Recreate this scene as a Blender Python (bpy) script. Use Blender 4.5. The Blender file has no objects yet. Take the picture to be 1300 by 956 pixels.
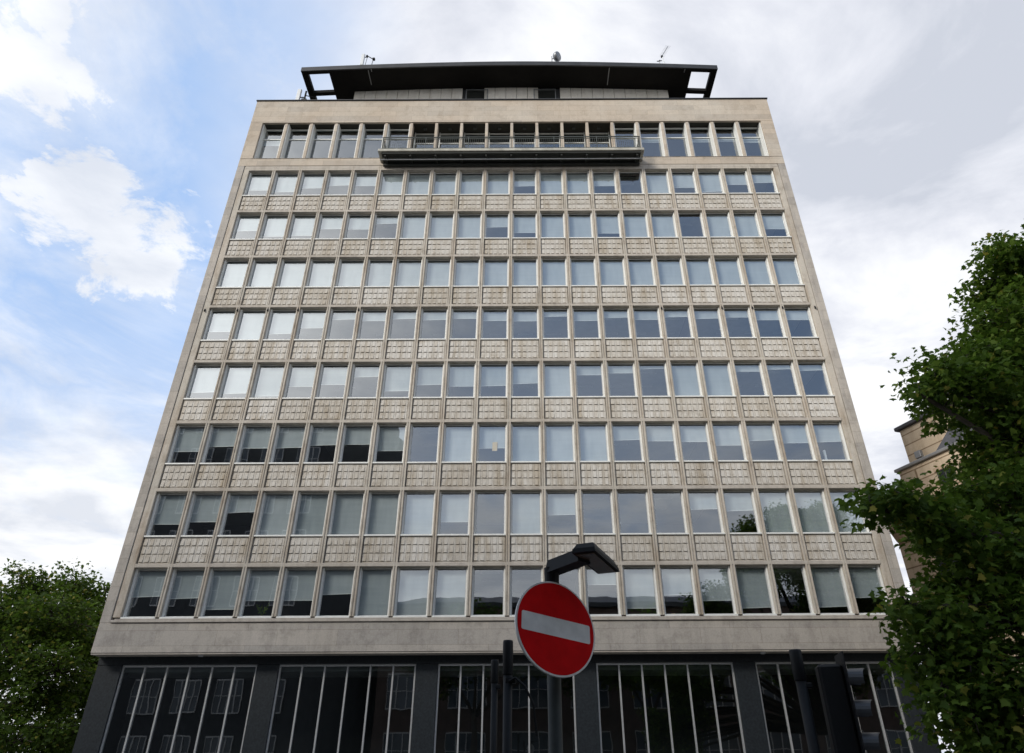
import bpy, math, random
import numpy as np
from mathutils import Vector, Matrix
PI = math.pi
scene = bpy.context.scene
COL = scene.collection
CAMX, CAMZ, FY = 0.76, 1.6, 28.0          # camera x, eye height, facade plane
random.seed(11)

# ------------------------------------------------------------------ node helpers
def new_mat(name):
    m = bpy.data.materials.new(name); m.use_nodes = True
    nt = m.node_tree; nt.nodes.clear()
    out = nt.nodes.new('ShaderNodeOutputMaterial')
    return m, nt, out
def N(nt, kind, ins=None, **props):
    n = nt.nodes.new(kind)
    for k, v in props.items(): setattr(n, k, v)
    for k, v in (ins or {}).items():
        if isinstance(v, bpy.types.NodeSocket): nt.links.new(v, n.inputs[k])
        else: n.inputs[k].default_value = v
    return n
def ramp(nt, fac, stops):
    r = nt.nodes.new('ShaderNodeValToRGB'); nt.links.new(fac, r.inputs[0])
    e = r.color_ramp.elements
    while len(e) < len(stops): e.new(0.5)
    for i, (p, c) in enumerate(stops):
        e[i].position = p; e[i].color = (*c, 1) if len(c) == 3 else c
    return r.outputs[0]
def mix(nt, fac, a, b, mode='MIX'):
    n = nt.nodes.new('ShaderNodeMix'); n.data_type = 'RGBA'; n.blend_type = mode
    for i, v in ((0, fac), (6, a), (7, b)):
        if isinstance(v, bpy.types.NodeSocket): nt.links.new(v, n.inputs[i])
        else: n.inputs[i].default_value = v if i == 0 else ((*v, 1) if len(v) == 3 else v)
    return n.outputs[2]
def math_(nt, op, a, b=None, c=None, clamp=False):
    n = nt.nodes.new('ShaderNodeMath'); n.operation = op; n.use_clamp = clamp
    for i, v in enumerate((a, b, c)):
        if v is None: continue
        if isinstance(v, bpy.types.NodeSocket): nt.links.new(v, n.inputs[i])
        else: n.inputs[i].default_value = v
    return n.outputs[0]
def world_pos(nt): return N(nt, 'ShaderNodeNewGeometry').outputs['Position']
def scaled(nt, vec, s):
    return N(nt, 'ShaderNodeMapping', {'Vector': vec, 'Scale': s}).outputs[0]
def noise(nt, vec, scale, detail=4, rough=.55, dist=0):
    return N(nt, 'ShaderNodeTexNoise', {'Vector': vec, 'Scale': scale, 'Detail': detail, 'Roughness': rough, 'Distortion': dist}).outputs[0]
def finish(nt, out, color, rough=.8, bump=None, bstr=.3, bdist=.02, spec=.5, metal=0.):
    p = N(nt, 'ShaderNodeBsdfPrincipled', {'Roughness': rough, 'Metallic': metal, 'Specular IOR Level': spec})
    if isinstance(color, bpy.types.NodeSocket): nt.links.new(color, p.inputs['Base Color'])
    else: p.inputs['Base Color'].default_value = (*color, 1)
    if bump is not None:
        b = N(nt, 'ShaderNodeBump', {'Height': bump, 'Strength': bstr, 'Distance': bdist})
        nt.links.new(b.outputs[0], p.inputs['Normal'])
    nt.links.new(p.outputs[0], out.inputs[0])
    return p

# ------------------------------------------------------------------ materials
def stone(name, base, warm, dirt, ashlar=None, stain=.6, streak=1.0, joint=.006, vary=0.):
    m, nt, out = new_mat(name); P = world_pos(nt)
    big = noise(nt, P, .35, 3)
    c = mix(nt, ramp(nt, big, [(.35, (0, 0, 0)), (.65, (1, 1, 1))]), base, warm)
    st = noise(nt, scaled(nt, P, (2.6, 2.6, .38)), 1.0, 5, .65)          # vertical run marks
    c = mix(nt, math_(nt, 'MULTIPLY', ramp(nt, st, [(.46, (0, 0, 0)), (.72, (1, 1, 1))]), stain * streak), c, dirt)
    pt = noise(nt, P, 2.1, 6, .7)
    c = mix(nt, math_(nt, 'MULTIPLY', ramp(nt, pt, [(.5, (0, 0, 0)), (.68, (1, 1, 1))]), stain * .55), c, tuple(x * .72 for x in dirt))
    fine = noise(nt, P, 28, 3, .7)
    c = mix(nt, .55, c, ramp(nt, fine, [(.3, (.62, .62, .62)), (.7, (1, 1, 1))]), 'MULTIPLY')
    if vary:
        ob = N(nt, 'ShaderNodeObjectInfo')
        c = mix(nt, 1.0, c, ramp(nt, ob.outputs['Random'], [(0, (1 - vary, 1 - vary * 1.12, 1 - vary * 1.3)), (1, (1, 1, 1))]), 'MULTIPLY')
    h = fine
    if ashlar:
        w, hh = ashlar
        xz = N(nt, 'ShaderNodeCombineXYZ')
        sep = N(nt, 'ShaderNodeSeparateXYZ', {0: P})
        sxy = math_(nt, 'ADD', sep.outputs[0], math_(nt, 'MULTIPLY', sep.outputs[1], .93))
        nt.links.new(sxy, xz.inputs[0]); nt.links.new(sep.outputs[2], xz.inputs[1])
        br = N(nt, 'ShaderNodeTexBrick', {'Vector': xz.outputs[0], 'Scale': 1.0, 'Mortar Size': joint, 'Brick Width': w, 'Row Height': hh,
               'Color1': (.80, .80, .80, 1), 'Color2': (1.0, .98, .95, 1), 'Mortar': (.55, .52, .48, 1) if joint < .02 else (.34, .28, .22, 1), 'Bias': .1})
        br.offset = .5
        c = mix(nt, .85, c, br.outputs[0], 'MULTIPLY')
    finish(nt, out, c, .88, h, .25, .01, .2)
    return m
def plain(name, color, rough=.5, var=.15, scale=6, metal=0., spec=.5):
    m, nt, out = new_mat(name); P = world_pos(nt)
    n = noise(nt, P, scale, 5, .6)
    lo = 1 - var
    c = mix(nt, 1.0, color, ramp(nt, n, [(.3, (lo, lo, lo)), (.7, (1, 1, 1))]), 'MULTIPLY')
    finish(nt, out, c, rough, n, .08, .01, spec, metal)
    return m
M = {}
M['stone'] = stone('portland_stone', (.54, .50, .43), (.59, .53, .45), (.36, .28, .20), None, .8)
M['frieze'] = stone('frieze_stone', (.56, .48, .39), (.61, .55, .47), (.40, .32, .24), (1.9, .42), .5, .5)
M['band'] = stone('base_stone', (.50, .46, .41), (.55, .51, .46), (.32, .29, .26), (2.3, .54), .8, .6)
M['panel'] = stone('panel_stone', (.66, .62, .555), (.70, .67, .62), (.44, .365, .265), None, .85, 1.0, .006, .14)
M['pent'] = stone('penthouse_panels', (.86, .82, .73), (.88, .84, .76), (.6, .54, .45), None, .4)
M['ledge'] = stone('ledge_stone', (.52, .47, .40), (.55, .50, .44), (.28, .24, .20), None, .5)
M['white'] = plain('white_window_paint', (.80, .80, .76), .5, .14, 9)
M['granite'] = plain('dark_granite', (.028, .034, .039), .5, .5, 14, 0, .3)
M['blackpaint'] = plain('black_paint', (.009, .010, .011), .6, .3, 12, 0, .25)
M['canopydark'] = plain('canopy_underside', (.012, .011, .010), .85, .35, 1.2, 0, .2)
M['canopyedge'] = plain('canopy_fascia', (.035, .036, .038), .55, .5, 1.5)
M['metalgrey'] = plain('galvanised_grey', (.32, .33, .34), .45, .25, 10, .4)
M['steel'] = plain('aluminium_frame', (.58, .58, .57), .4, .2, 10, .3)
M['antwhite'] = plain('antenna_white', (.72, .74, .75), .5, .1)
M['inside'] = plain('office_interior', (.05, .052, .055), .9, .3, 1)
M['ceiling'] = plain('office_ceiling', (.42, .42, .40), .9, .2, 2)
M['loggia'] = plain('loggia_lining', (.045, .045, .035), .8, .4, 1.5)
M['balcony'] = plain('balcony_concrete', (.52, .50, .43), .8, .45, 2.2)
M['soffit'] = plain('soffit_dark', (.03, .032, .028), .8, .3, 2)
M['rail'] = plain('railing_metal', (.07, .08, .07), .5, .2)
M['slate'] = plain('slate', (.07, .07, .08), .7, .3, 5)
M['buff'] = stone('buff_stone', (.60, .49, .36), (.64, .54, .42), (.36, .27, .18), (9.0, .62), .45, 1.0, .035)
M['buffdark'] = stone('buff_cornice', (.46, .34, .24), (.52, .40, .29), (.28, .19, .13), None, .4)
M['asphalt'] = plain('asphalt', (.05, .05, .052), .9, .3, 20)
M['paving'] = plain('paving', (.25, .24, .22), .9, .3, 6)
M['earth'] = plain('ground_base', (.12, .11, .09), .95, .3, 1)
M['line'] = plain('road_paint', (.75, .75, .72), .7, .2, 15)
M['oppbrick'] = plain('opposite_brick', (.11, .075, .06), .9, .4, 1.5)
M['oppdark'] = plain('opposite_cladding', (.045, .05, .055), .7, .3, 1)
M['bark'] = plain('plane_bark', (.065, .055, .04), .9, .5, 7)
M['paper'] = plain('manila_paper', (.75, .55, .28), .8, .05)
M['pot'] = plain('clay_pot', (.30, .14, .08), .8, .2)
M['signback'] = plain('sign_rim', (.55, .55, .54), .4, .1, 10, .5)

def blind_mat():
    m, nt, out = new_mat('roller_blind'); P = world_pos(nt)
    n = noise(nt, scaled(nt, P, (3, 3, .8)), 1.2, 3)
    ob = N(nt, 'ShaderNodeObjectInfo')
    n = math_(nt, 'ADD', math_(nt, 'MULTIPLY', n, .6), math_(nt, 'MULTIPLY', noise(nt, scaled(nt, P, (.5, .5, 7)), 1.0, 2), .4))
    c = mix(nt, n, (.42, .45, .47), (.80, .82, .82))
    c = mix(nt, 1.0, c, ramp(nt, ob.outputs['Random'], [(0, (.78, .80, .80)), (1, (1, 1, 1))]), 'MULTIPLY')
    d = N(nt, 'ShaderNodeBsdfDiffuse', {'Color': c}); t = N(nt, 'ShaderNodeBsdfTranslucent', {'Color': (.4, .42, .42, 1)})
    ms = N(nt, 'ShaderNodeMixShader', {0: .2, 1: d.outputs[0], 2: t.outputs[0]})
    nt.links.new(ms.outputs[0], out.inputs[0]); return m
M['blind'] = blind_mat()
def glass_mat(name, f0, tint=(.90, .945, .95), refl=(.90, .95, 1.0), wob=.0018):
    m, nt, out = new_mat(name); P = world_pos(nt)
    geo = N(nt, 'ShaderNodeNewGeometry')
    dp = N(nt, 'ShaderNodeVectorMath', {0: geo.outputs['Normal'], 1: geo.outputs['Incoming']}, operation='DOT_PRODUCT').outputs['Value']
    k5 = math_(nt, 'POWER', math_(nt, 'SUBTRACT', 1.0, math_(nt, 'ABSOLUTE', dp), clamp=True), 5.0)
    f = math_(nt, 'ADD', math_(nt, 'MULTIPLY', k5, 1 - f0), f0, clamp=True)
    nz = noise(nt, P, .8, 2, .4)
    b = N(nt, 'ShaderNodeBump', {'Height': nz, 'Strength': 1.0, 'Distance': wob})
    g = N(nt, 'ShaderNodeBsdfGlossy', {'Color': (*refl, 1), 'Roughness': .012, 'Normal': b.outputs[0]})
    t = N(nt, 'ShaderNodeBsdfTransparent', {'Color': (*tint, 1)})
    ms = N(nt, 'ShaderNodeMixShader', {0: f, 1: t.outputs[0], 2: g.outputs[0]})
    nt.links.new(ms.outputs[0], out.inputs[0]); return m
M['glass'] = glass_mat('window_glass', .25)
M['shopglass'] = glass_mat('street_level_glass', .16, (.5, .55, .55))
M['postpaint']=plain('post_paint',(.04,.045,.04),.6,.3,12,0,.25)
def emboss_color(name, base, rough=.35, spec=.4): return plain(name, base, rough, .24, 9, 0, spec)
M['red'] = emboss_color('sign_red', (.64, .005, .006), .75, .08)
M['signwhite'] = emboss_color('sign_white', (.78, .76, .71), .7, .1)
M['lampglass'] = plain('lamp_diffuser', (.13, .09, .06), .25, .2)

def leaf_mat(name, a, b, c3):
    m, nt, out = new_mat(name)
    ri = N(nt, 'ShaderNodeNewGeometry')
    c = ramp(nt, ri.outputs['Random Per Island'], [(0, a), (.55, b), (.93, c3), (1, (.30, .26, .05))])
    d = N(nt, 'ShaderNodeBsdfPrincipled', {'Base Color': c, 'Roughness': .6, 'Specular IOR Level': .15})
    t = N(nt, 'ShaderNodeBsdfTranslucent', {'Color': mix(nt, .5, c, (.12, .22, .02))})
    ms = N(nt, 'ShaderNodeMixShader', {0: .40, 1: d.outputs[0], 2: t.outputs[0]})
    nt.links.new(ms.outputs[0], out.inputs[0]); return m
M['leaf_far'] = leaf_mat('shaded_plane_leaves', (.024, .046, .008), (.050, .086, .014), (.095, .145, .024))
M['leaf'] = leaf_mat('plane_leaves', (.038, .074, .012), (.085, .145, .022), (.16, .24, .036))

# ------------------------------------------------------------------ mesh helpers
class MB:
    def __init__(s): s.v = []; s.f = []; s.m = []; s.mats = []
    def mi(s, mat):
        if mat not in s.mats: s.mats.append(mat)
        return s.mats.index(mat)
    def add(s, vs, fs, mat):
        o = len(s.v); s.v += [tuple(v) for v in vs]; i = s.mi(mat)
        for f in fs: s.f.append([o + k for k in f]); s.m.append(i)
    def box(s, x0, x1, y0, y1, z0, z1, mat):
        s.add([(x0,y0,z0),(x1,y0,z0),(x1,y1,z0),(x0,y1,z0),(x0,y0,z1),(x1,y0,z1),(x1,y1,z1),(x0,y1,z1)],
              [(0,3,2,1),(4,5,6,7),(0,1,5,4),(1,2,6,5),(2,3,7,6),(3,0,4,7)], mat)
    def bevbox(s, x0, x1, y0, y1, z0, z1, mat, b=.02):
        # box with its vertical and top edges chamfered on all 12 edges
        X=(x0,x1);Y=(y0,y1);Z=(z0,z1); vs=[]; idx={}
        for i in (0,1):
            for j in (0,1):
                for k in (0,1):
                    sx=b if i==0 else -b; sy=b if j==0 else -b; sz=b if k==0 else -b
                    for a in range(3):
                        p=[X[i],Y[j],Z[k]]
                        if a!=0: p[0]+=sx
                        if a!=1: p[1]+=sy
                        if a!=2: p[2]+=sz
                        # vertex lies on face of axis a
                        idx[(i,j,k,a)]=len(vs); vs.append(p)
        fs=[]
        q=lambda i,j,k,a: idx[(i,j,k,a)]
        for i in (0,1): f=[q(i,0,0,0),q(i,1,0,0),q(i,1,1,0),q(i,0,1,0)]; fs.append(f if i else f[::-1])
        for j in (0,1): f=[q(0,j,0,1),q(0,j,1,1),q(1,j,1,1),q(1,j,0,1)]; fs.append(f if j else f[::-1])
        for k in (0,1): f=[q(0,0,k,2),q(1,0,k,2),q(1,1,k,2),q(0,1,k,2)]; fs.append(f if k else f[::-1])
        for i in (0,1):
            for j in (0,1): fs.append([q(i,j,0,0),q(i,j,1,0),q(i,j,1,1),q(i,j,0,1)])
            for k in (0,1): fs.append([q(i,0,k,0),q(i,1,k,0),q(i,1,k,2),q(i,0,k,2)])
        for j in (0,1):
            for k in (0,1): fs.append([q(0,j,k,1),q(1,j,k,1),q(1,j,k,2),q(0,j,k,2)])
        for i in (0,1):
            for j in (0,1):
                for k in (0,1): fs.append([q(i,j,k,0),q(i,j,k,1),q(i,j,k,2)])
        s.add(vs, fs, mat)
    def tube(s, pts, rads, mat, n=10, cap=True):
        pts=[Vector(p) for p in pts]
        if not hasattr(rads,'__len__'): rads=[rads]*len(pts)
        vs=[]; fs=[]; up=Vector((0,0,1)); prev=None
        for i,p in enumerate(pts):
            t=(pts[min(i+1,len(pts)-1)]-pts[max(i-1,0)]).normalized()
            if prev is None:
                a=t.cross(up if abs(t.z)<.95 else Vector((1,0,0))).normalized()
            else:
                a=(prev-t*prev.dot(t)).normalized()
            prev=a; b=t.cross(a)
            for k in range(n):
                w=2*PI*k/n; vs.append(p+(a*math.cos(w)+b*math.sin(w))*rads[i])
        for i in range(len(pts)-1):
            for k in range(n):
                fs.append((i*n+k,i*n+(k+1)%n,(i+1)*n+(k+1)%n,(i+1)*n+k))
        if cap: fs.append(tuple(range(n))[::-1]); fs.append(tuple((len(pts)-1)*n+k for k in range(n)))
        s.add(vs,fs,mat)
    def prism(s, poly, y0, y1, mat):      # polygon in x,z extruded along y
        n=len(poly); vs=[(x,y0,z) for x,z in poly]+[(x,y1,z) for x,z in poly]
        fs=[tuple(range(n)),tuple(range(n,2*n))[::-1]]+[(i,i+n,(i+1)%n+n,(i+1)%n) for i in range(n)]
        s.add(vs,fs,mat)
    def mesh(s, name):
        me=bpy.data.meshes.new(name); me.from_pydata(s.v,[],s.f)
        for k in s.mats: me.materials.append(M[k])
        me.polygons.foreach_set('material_index', s.m); me.update(); 
        import bmesh
        bm=bmesh.new(); bm.from_mesh(me); bmesh.ops.recalc_face_normals(bm,faces=bm.faces); bm.to_mesh(me); bm.free()
        return me
    def build(s, name, parent=None, loc=(0,0,0)):
        return link(name, s.mesh(name), parent, loc)
def link(name, me, parent=None, loc=(0,0,0)):
    o=bpy.data.objects.new(name, me); COL.objects.link(o); o.location=loc
    if parent: o.parent=parent
    return o
def empty(name, loc, rz=0):
    o=bpy.data.objects.new(name,None); COL.objects.link(o); o.location=loc; o.rotation_euler=(0,0,rz); o.empty_display_size=.5
    return o
def tag(o,label=None,cat=None,group=None,kind=None):
    if label: o['label']=label
    if cat: o['category']=cat
    if group: o['group']=group
    if kind: o['kind']=kind
    return o
def smooth(o):
    o.data.polygons.foreach_set('use_smooth',[True]*len(o.data.polygons)); return o

# ------------------------------------------------------------------ ground
g=MB(); g.add([(-600,-600,0),(600,-600,0),(600,600,0),(-600,600,0)],[(0,1,2,3)],'earth'); tag(g.build('ground'),kind='structure')
g=MB(); g.add([(-200,4,.006),(200,4,.006),(200,18,.006),(-200,18,.006)],[(0,1,2,3)],'asphalt')
g.add([(16.6,18,.006),(21,18,.006),(21,90,.006),(16.6,90,.006)],[(0,1,2,3)],'asphalt'); tag(g.build('road'),kind='structure')
g=MB()
for k in range(-20,20): g.add([(k*6,10.9,.012),(k*6+3,10.9,.012),(k*6+3,11.05,.012),(k*6,11.05,.012)],[(0,1,2,3)],'line')
tag(g.build('road_markings'),kind='structure')
for nm,(x0,x1,y0,y1) in {'pavement':(-200,16.4,18.2,60),'pavement_opposite':(-200,200,-12,3.8)}.items():
    p=MB(); p.box(x0,x1,y0,y1,-.05,.12,'paving'); tag(p.build(nm),kind='structure')
p=MB(); p.box(-200,16.6,18,18.2,-.05,.13,'ledge'); p.box(16.4,16.6,18.2,60,-.05,.13,'ledge'); p.box(-200,200,3.8,4,-.05,.13,'ledge'); tag(p.build('kerb'),kind='structure')

# ------------------------------------------------------------------ the office block
bay=1.5; FH=3.1487; HW=15.65
Z=CAMZ
S=[Z+4.813+FH*k for k in range(8)]; OH=1.88; LH=.15        # opening and ledge height
S9=Z+29.689; T9=Z+32.706; TOP=Z+34.711; SOF=Z+3.555
B=empty('office_block',(0,FY,0))
tag(B,'tall stone faced office block with nine rows of square windows and a dark roof canopy','building')
def mxs(i): return -15+bay*i       # mullion i=0..20

# windows ------------------------------------------------------------
GW=(bay-.17)/2                      # half width of opening
def frame_mesh():
    m=MB(); w=GW; t=.062
    y0,y1=.10,.27
    m.bevbox(-w,-w+t,y0,y1,0,OH,'white',.008); m.bevbox(w-t,w,y0,y1,0,OH,'white',.008)
    m.bevbox(-w+t,w-t,y0+.10,y1,OH-t-.03,OH,'white',.008); m.bevbox(-w+t,w-t,y0,y1,0,.05,'white',.008)
    # slimmer sash inside
    a=w-t; b=.03
    m.box(-a,-a+b,y1-.07,y1-.01,.05,OH-t,'steel'); m.box(a-b,a,y1-.07,y1-.01,.05,OH-t,'steel')
    m.box(-a+b,a-b,y1-.07,y1-.01,OH-t-b,OH-t,'steel'); m.box(-a+b,a-b,y1-.07,y1-.01,.05,.05+b,'steel')
    # sill
    m.bevbox(-w,w,-.03,y0,-.045,.022,'white',.008)
    return m.mesh('window_frame')
FR=frame_mesh()
def pane_mesh(w,z0,z1,y=.235,name='pane'):
    m=MB(); m.add([(-w,y,z0),(w,y,z0),(w,y,z1),(-w,y,z1)],[(0,1,2,3)],'glass')
    me=bpy.data.meshes.new(name); me.from_pydata(m.v,[],m.f); me.materials.append(M['glass']); return me
PN=pane_mesh(GW-.09,.08,OH-.09)
_bl={}
def add_blind(mb,drop,h0=.06,h1=None,w=None,y=.29,off=0,tilt=0):
    h1=h1 or OH-.02; w=w or GW-.07
    zb=h1-(h1-h0)*drop
    vs=[];fs=[]
    n=6
    for i in range(n+1):
        x=-w+2*w*i/n; dy=.006*math.sin(i*2.1+drop*9)
        vs+= [(off+x,y,h1),(off+x,y+dy,zb+tilt*x)]
    for i in range(n): fs.append((2*i,2*i+2,2*i+3,2*i+1))
    mb.add(vs,fs,'blind')
    zl,zr=zb-tilt*w,zb+tilt*w; a,b=off-w,off+w
    mb.add([(a,y-.012,zl-.025),(b,y-.012,zr-.025),(b,y+.012,zr-.025),(a,y+.012,zl-.025),(a,y-.012,zl),(b,y-.012,zr),(b,y+.012,zr),(a,y+.012,zl)],
           [(0,3,2,1),(4,5,6,7),(0,1,5,4),(1,2,6,5),(2,3,7,6),(3,0,4,7)],'white')
def blind_mesh(d,v=0):
    d=(round(d,2),v)
    if d not in _bl:
        m=MB(); rv=random.Random(v*17+3); add_blind(m,min(1,max(.1,d[0]+(rv.uniform(-.07,.07) if d[0]<1 else 0))),tilt=rv.choice((0,0,.012,-.015,.03))); _bl[d]=m.mesh('blind')
    return _bl[d]
BL=[
 [.6,.6,.85,.6,.6,.6,1,1,1,0,0,0,.3,.8,.65,.65,.88,0,.88,.65],
 [.65,.6,.5,1,1,1,1,1,.7,0,1,.6,0,0,0,.45,.45,1,1,1],
 [.6,.55,.55,.6,.5,.5,.6,0,1,.55,1,.95,1,.4,.45,.4,.5,.5,.45,.5],
 [.8,.8,.9,.55,.5,.4,.7,.6,.6,.65,.55,1,.25,.2,.2,1,1,.2,.2,.2],
 [.6,.9,.8,.5,.3,.3,.3,.3,.28,.28,.3,.28,.3,.28,.3,.28,.3,.28,.3,.3],
 [1]*20,
 [.6,.8,.7,.45,.5,.3,1,.95,1,.5,.7,.95,1,.7,1,.95,0,.95,1,.6],
 [.6,.8,.6,.5,.5,1,1,1,1,.8,.6,1,1,.55,0,1,.6,.8,.45,.5]]
for k in range(5):
    for c in range(20):
        cx=-14.25+bay*c
        w=link('window',FR,B,(cx,0,S[k]))
        link('pane',PN,w)
        d=BL[k][c]
        if d>0: link('blind',blind_mesh(d,(c*7+k*3)%9),w)
m=MB()
def append_mesh(mb,me,off):
    nm=[mm.name for mm in me.materials]; keys=[k for n in nm for k in M if M[k].name==n]
    for p in me.polygons:
        mb.add([me.vertices[i].co+Vector(off) for i in p.vertices],[tuple(range(len(p.vertices)))],keys[p.material_index])
for k in range(5,8):
    for c in range(20):
        off=(-14.25+bay*c,0,S[k])
        append_mesh(m,FR,off); append_mesh(m,PN,off)
        if BL[k][c]>0: append_mesh(m,blind_mesh(BL[k][c],(c*5+k*3)%9),off)
# top floor: taller windows with a low and a high transom, eight middle bays deeper
H9=T9-S9
for c in range(20):
    cx=-14.25+bay*c; log=6<=c<=13
    y0=.75 if log else .40; w=GW; y1=y0+.1
    t=.055
    for a,b in ((-w,-w+t),(w-t,w)): m.box(cx+a,cx+b,.06 if not log else y0,y1,S9,T9-.01,'white')
    for z in (.0,.30,2.05,H9-.14):
        m.box(cx-w+t,cx+w-t,y0,y1,S9+z,S9+z+.05,'white')
    m.add([(cx-w+t,y0+.05,S9+.05),(cx+w-t,y0+.05,S9+.05),(cx+w-t,y0+.05,T9-.14),(cx-w+t,y0+.05,T9-.14)],[(0,1,2,3)],'glass')
    zb=S9+[1.2,.2,.2,.3,.2,.2,1.3,1.2,1.3,1.2,1.2,1.3,1.2,1.2,.3,.9,.3,.9,.8,1.0][c]
    m.box(cx-w+t,cx+w-t,y1+.08,y1+.09,T9-.75-.45*zb+.45*S9 if not log else S9+.25,T9-.7 if not log else S9+.95,'blind')
for c in (12,13):
    cx=-14.25+bay*c
    for x0,x1 in ((cx-.62,cx-.03),(cx+.03,cx+.62)):
        for q0,q1,q2,q3 in ((x0,x1,.95,1.07),(x0,x1,.34,.42),(x0,x0+.09,.42,.95),(x1-.09,x1,.42,.95)): m.box(q0,q1,.60,.66,S9+q2,S9+q3,'white')
ws=m.build('window',B); tag(ws,kind='stuff')

# mullions: grooved stone ribs ----------------------------------------
def mullion_mesh(z0,z1,half=.085):
    m=MB(); f=-.045
    m.bevbox(-half,-.022,f,.10,z0,z1,'stone',.006); m.bevbox(.022,half,f,.10,z0,z1,'stone',.006)
    m.box(-.022,.022,f+.03,.10,z0,z1,'stone')
    m.box(-half+.003,half-.003,.10,.42,z0+.002,z1-.002,'stone')
    return m.mesh('mullion')
ML=mullion_mesh(Z+4.82,Z+29.05)
for i in range(1,20): link('mullion',ML,B,(mxs(i),0,0))
ML9=MB()
ML9.bevbox(-.085,.085,.0,.38,S9+.002,T9-.002,'frieze',.01); ML9=ML9.mesh('top_mullion')
for i in range(1,20): link('top_mullion',ML9,B,(mxs(i),0,0))
# ledges and the wall strip behind the panels ---------------------------
for k in range(8):
    m=MB(); z=S[k]+OH
    m.bevbox(-14.93,14.93,-.043,.30,z+.004,z+LH,'ledge',.01)
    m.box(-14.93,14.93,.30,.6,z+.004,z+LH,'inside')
    m.build('ledge',B)
# spandrel panels: three rows of wedge shaped blocks ---------------------
PH=FH-OH-LH
def panel_mesh(seed):
    r=random.Random(seed); m=MB(); w=.64
    m.box(-w,w,.05,.16,.0,PH-.045,'panel')
    rows=3; rh=(PH-.13)/rows; n=5; bw=(2*w-.05)/n
    def blk(xa,xb,za,zb,pb,pt):
        m.add([(xa,.05,za),(xb,.05,za),(xb,.05,zb),(xa,.05,zb),(xa,.05-pb,za),(xb,.05-pb,za),(xb,.05-pt,zb),(xa,.05-pt,zb)],
              [(0,3,2,1),(4,5,6,7),(0,1,5,4),(1,2,6,5),(2,3,7,6),(3,0,4,7)],'panel')
    for a in range(rows):
        z0=.05+a*rh; z1=z0+rh
        for b in range(n):
            x0=-w+.025+b*bw; p=.075+r.uniform(-.008,.008)-.030; q=.62
            # wide block standing proud at its foot, then a narrow one almost flush
            blk(x0+.008,x0+bw*q,z0+.03,z1-.004,p,.012)
            blk(x0+bw*q+.010,x0+bw-.006,z0+.004,z1-.004,.020,.014)
    return m.mesh('spandrel_panel')
PMS=[panel_mesh(i) for i in range(5)]
for k in range(5):
    for c in range(20): link('spandrel_panel',PMS[(c*3+k*2)%5],B,(-14.25+bay*c,0,S[k]+OH+LH))
m=MB()
for k in range(5,7):
    for c in range(20): append_mesh(m,PMS[(c*3+k*2)%5],(-14.25+bay*c,0,S[k]+OH+LH))
tag(m.build('spandrel_panel',B),kind='stuff')
m=MB()
for k in range(7):
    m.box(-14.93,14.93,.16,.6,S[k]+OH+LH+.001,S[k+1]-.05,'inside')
m.build('spandrel_backing',B)
# frame of the facade -------------------------------------------------
for s in (-1,1):
    m=MB()
    a,b=sorted((s*HW,s*15.25)); m.bevbox(a,b,-.05,.6,Z+4.62,Z+29.10,'band',.015)
    a,b=sorted((s*15.228,s*14.93)); m.bevbox(a,b,-.02,.6,Z+4.82,Z+29.05,'stone',.01)
    m.build('corner_pier',B)
m=MB(); m.bevbox(-HW,HW,-.05,.6,SOF,Z+4.62,'band',.02); m.box(-HW+.02,HW-.02,-.02,.6,SOF-.045,SOF,'ledge'); m.build('base_band',B)
m=MB(); m.bevbox(-15.22,15.22,-.11,.3,Z+4.625,Z+4.72,'ledge',.012); m.bevbox(-15.1,15.1,-.075,.3,Z+4.725,Z+4.765,'ledge',.01); m.build('sill_band',B)
m=MB(); m.bevbox(-HW,HW,-.05,.5,Z+29.10,S9-.02,'frieze',.01); m.bevbox(-15.0,15.0,-.075,.1,S9-.018,S9+.0,'ledge',.004)
m.bevbox(-15.2,15.2,-.03,.5,S[7]+OH+LH+.002,Z+29.098,'ledge',.01); m.build('top_floor_band',B)
m=MB(); m.bevbox(-HW,HW,-.05,.09,T9,TOP-.08,'frieze',.01); m.box(-HW+.01,HW-.01,.091,.9,T9+.21,TOP-.09,'frieze')
for s in (-1,1):
    a,b=sorted((s*HW,s*14.93)); m.bevbox(a,b,-.05,.9,S9,T9-.001,'frieze',.01)
m.build('frieze',B)
m=MB(); m.bevbox(-HW-.04,HW+.04,-.12,.5,TOP-.075,TOP,'canopyedge',.01)
for s in (-1,1):
    a,b=sorted((s*(HW+.04),s*(HW-.5))); m.box(a,b,.501,14,TOP-.075,TOP,'canopyedge')
m.build('coping',B)
# shell
m=MB()
for s in (-1,1):
    a,b=sorted((s*(HW-.01),s*(HW-.35))); m.box(a,b,.61,14,SOF,TOP-.08,'frieze'); a,b=sorted((s*(HW-.04),s*(HW-.34))); m.box(a,b,1.21,14,.1,SOF-.003,'granite')
m.box(-HW+.36,HW-.36,13.6,13.99,0,TOP-.08,'frieze'); m.build('side_wall',B)
m=MB(); m.box(-HW+.36,HW-.36,.95,13.5,TOP-.6,TOP-.35,'asphalt'); m.build('roof_deck',B)
m=MB(); 
for k in range(8):
    m.box(-15.1,15.1,.62,5,S[k]+OH+.03,S[k]+OH+.9 if k<7 else Z+29.5,'ceiling')
for k in range(8):
    for i in range(20):
        if (i*5+k*3)%4: m.box(mxs(i)+.35,mxs(i)+1.15,1.1,1.22,S[k]+OH-.02,S[k]+OH+.025,'white'); m.box(mxs(i)+.35,mxs(i)+1.15,2.5,2.62,S[k]+OH-.02,S[k]+OH+.025,'white')
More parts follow.
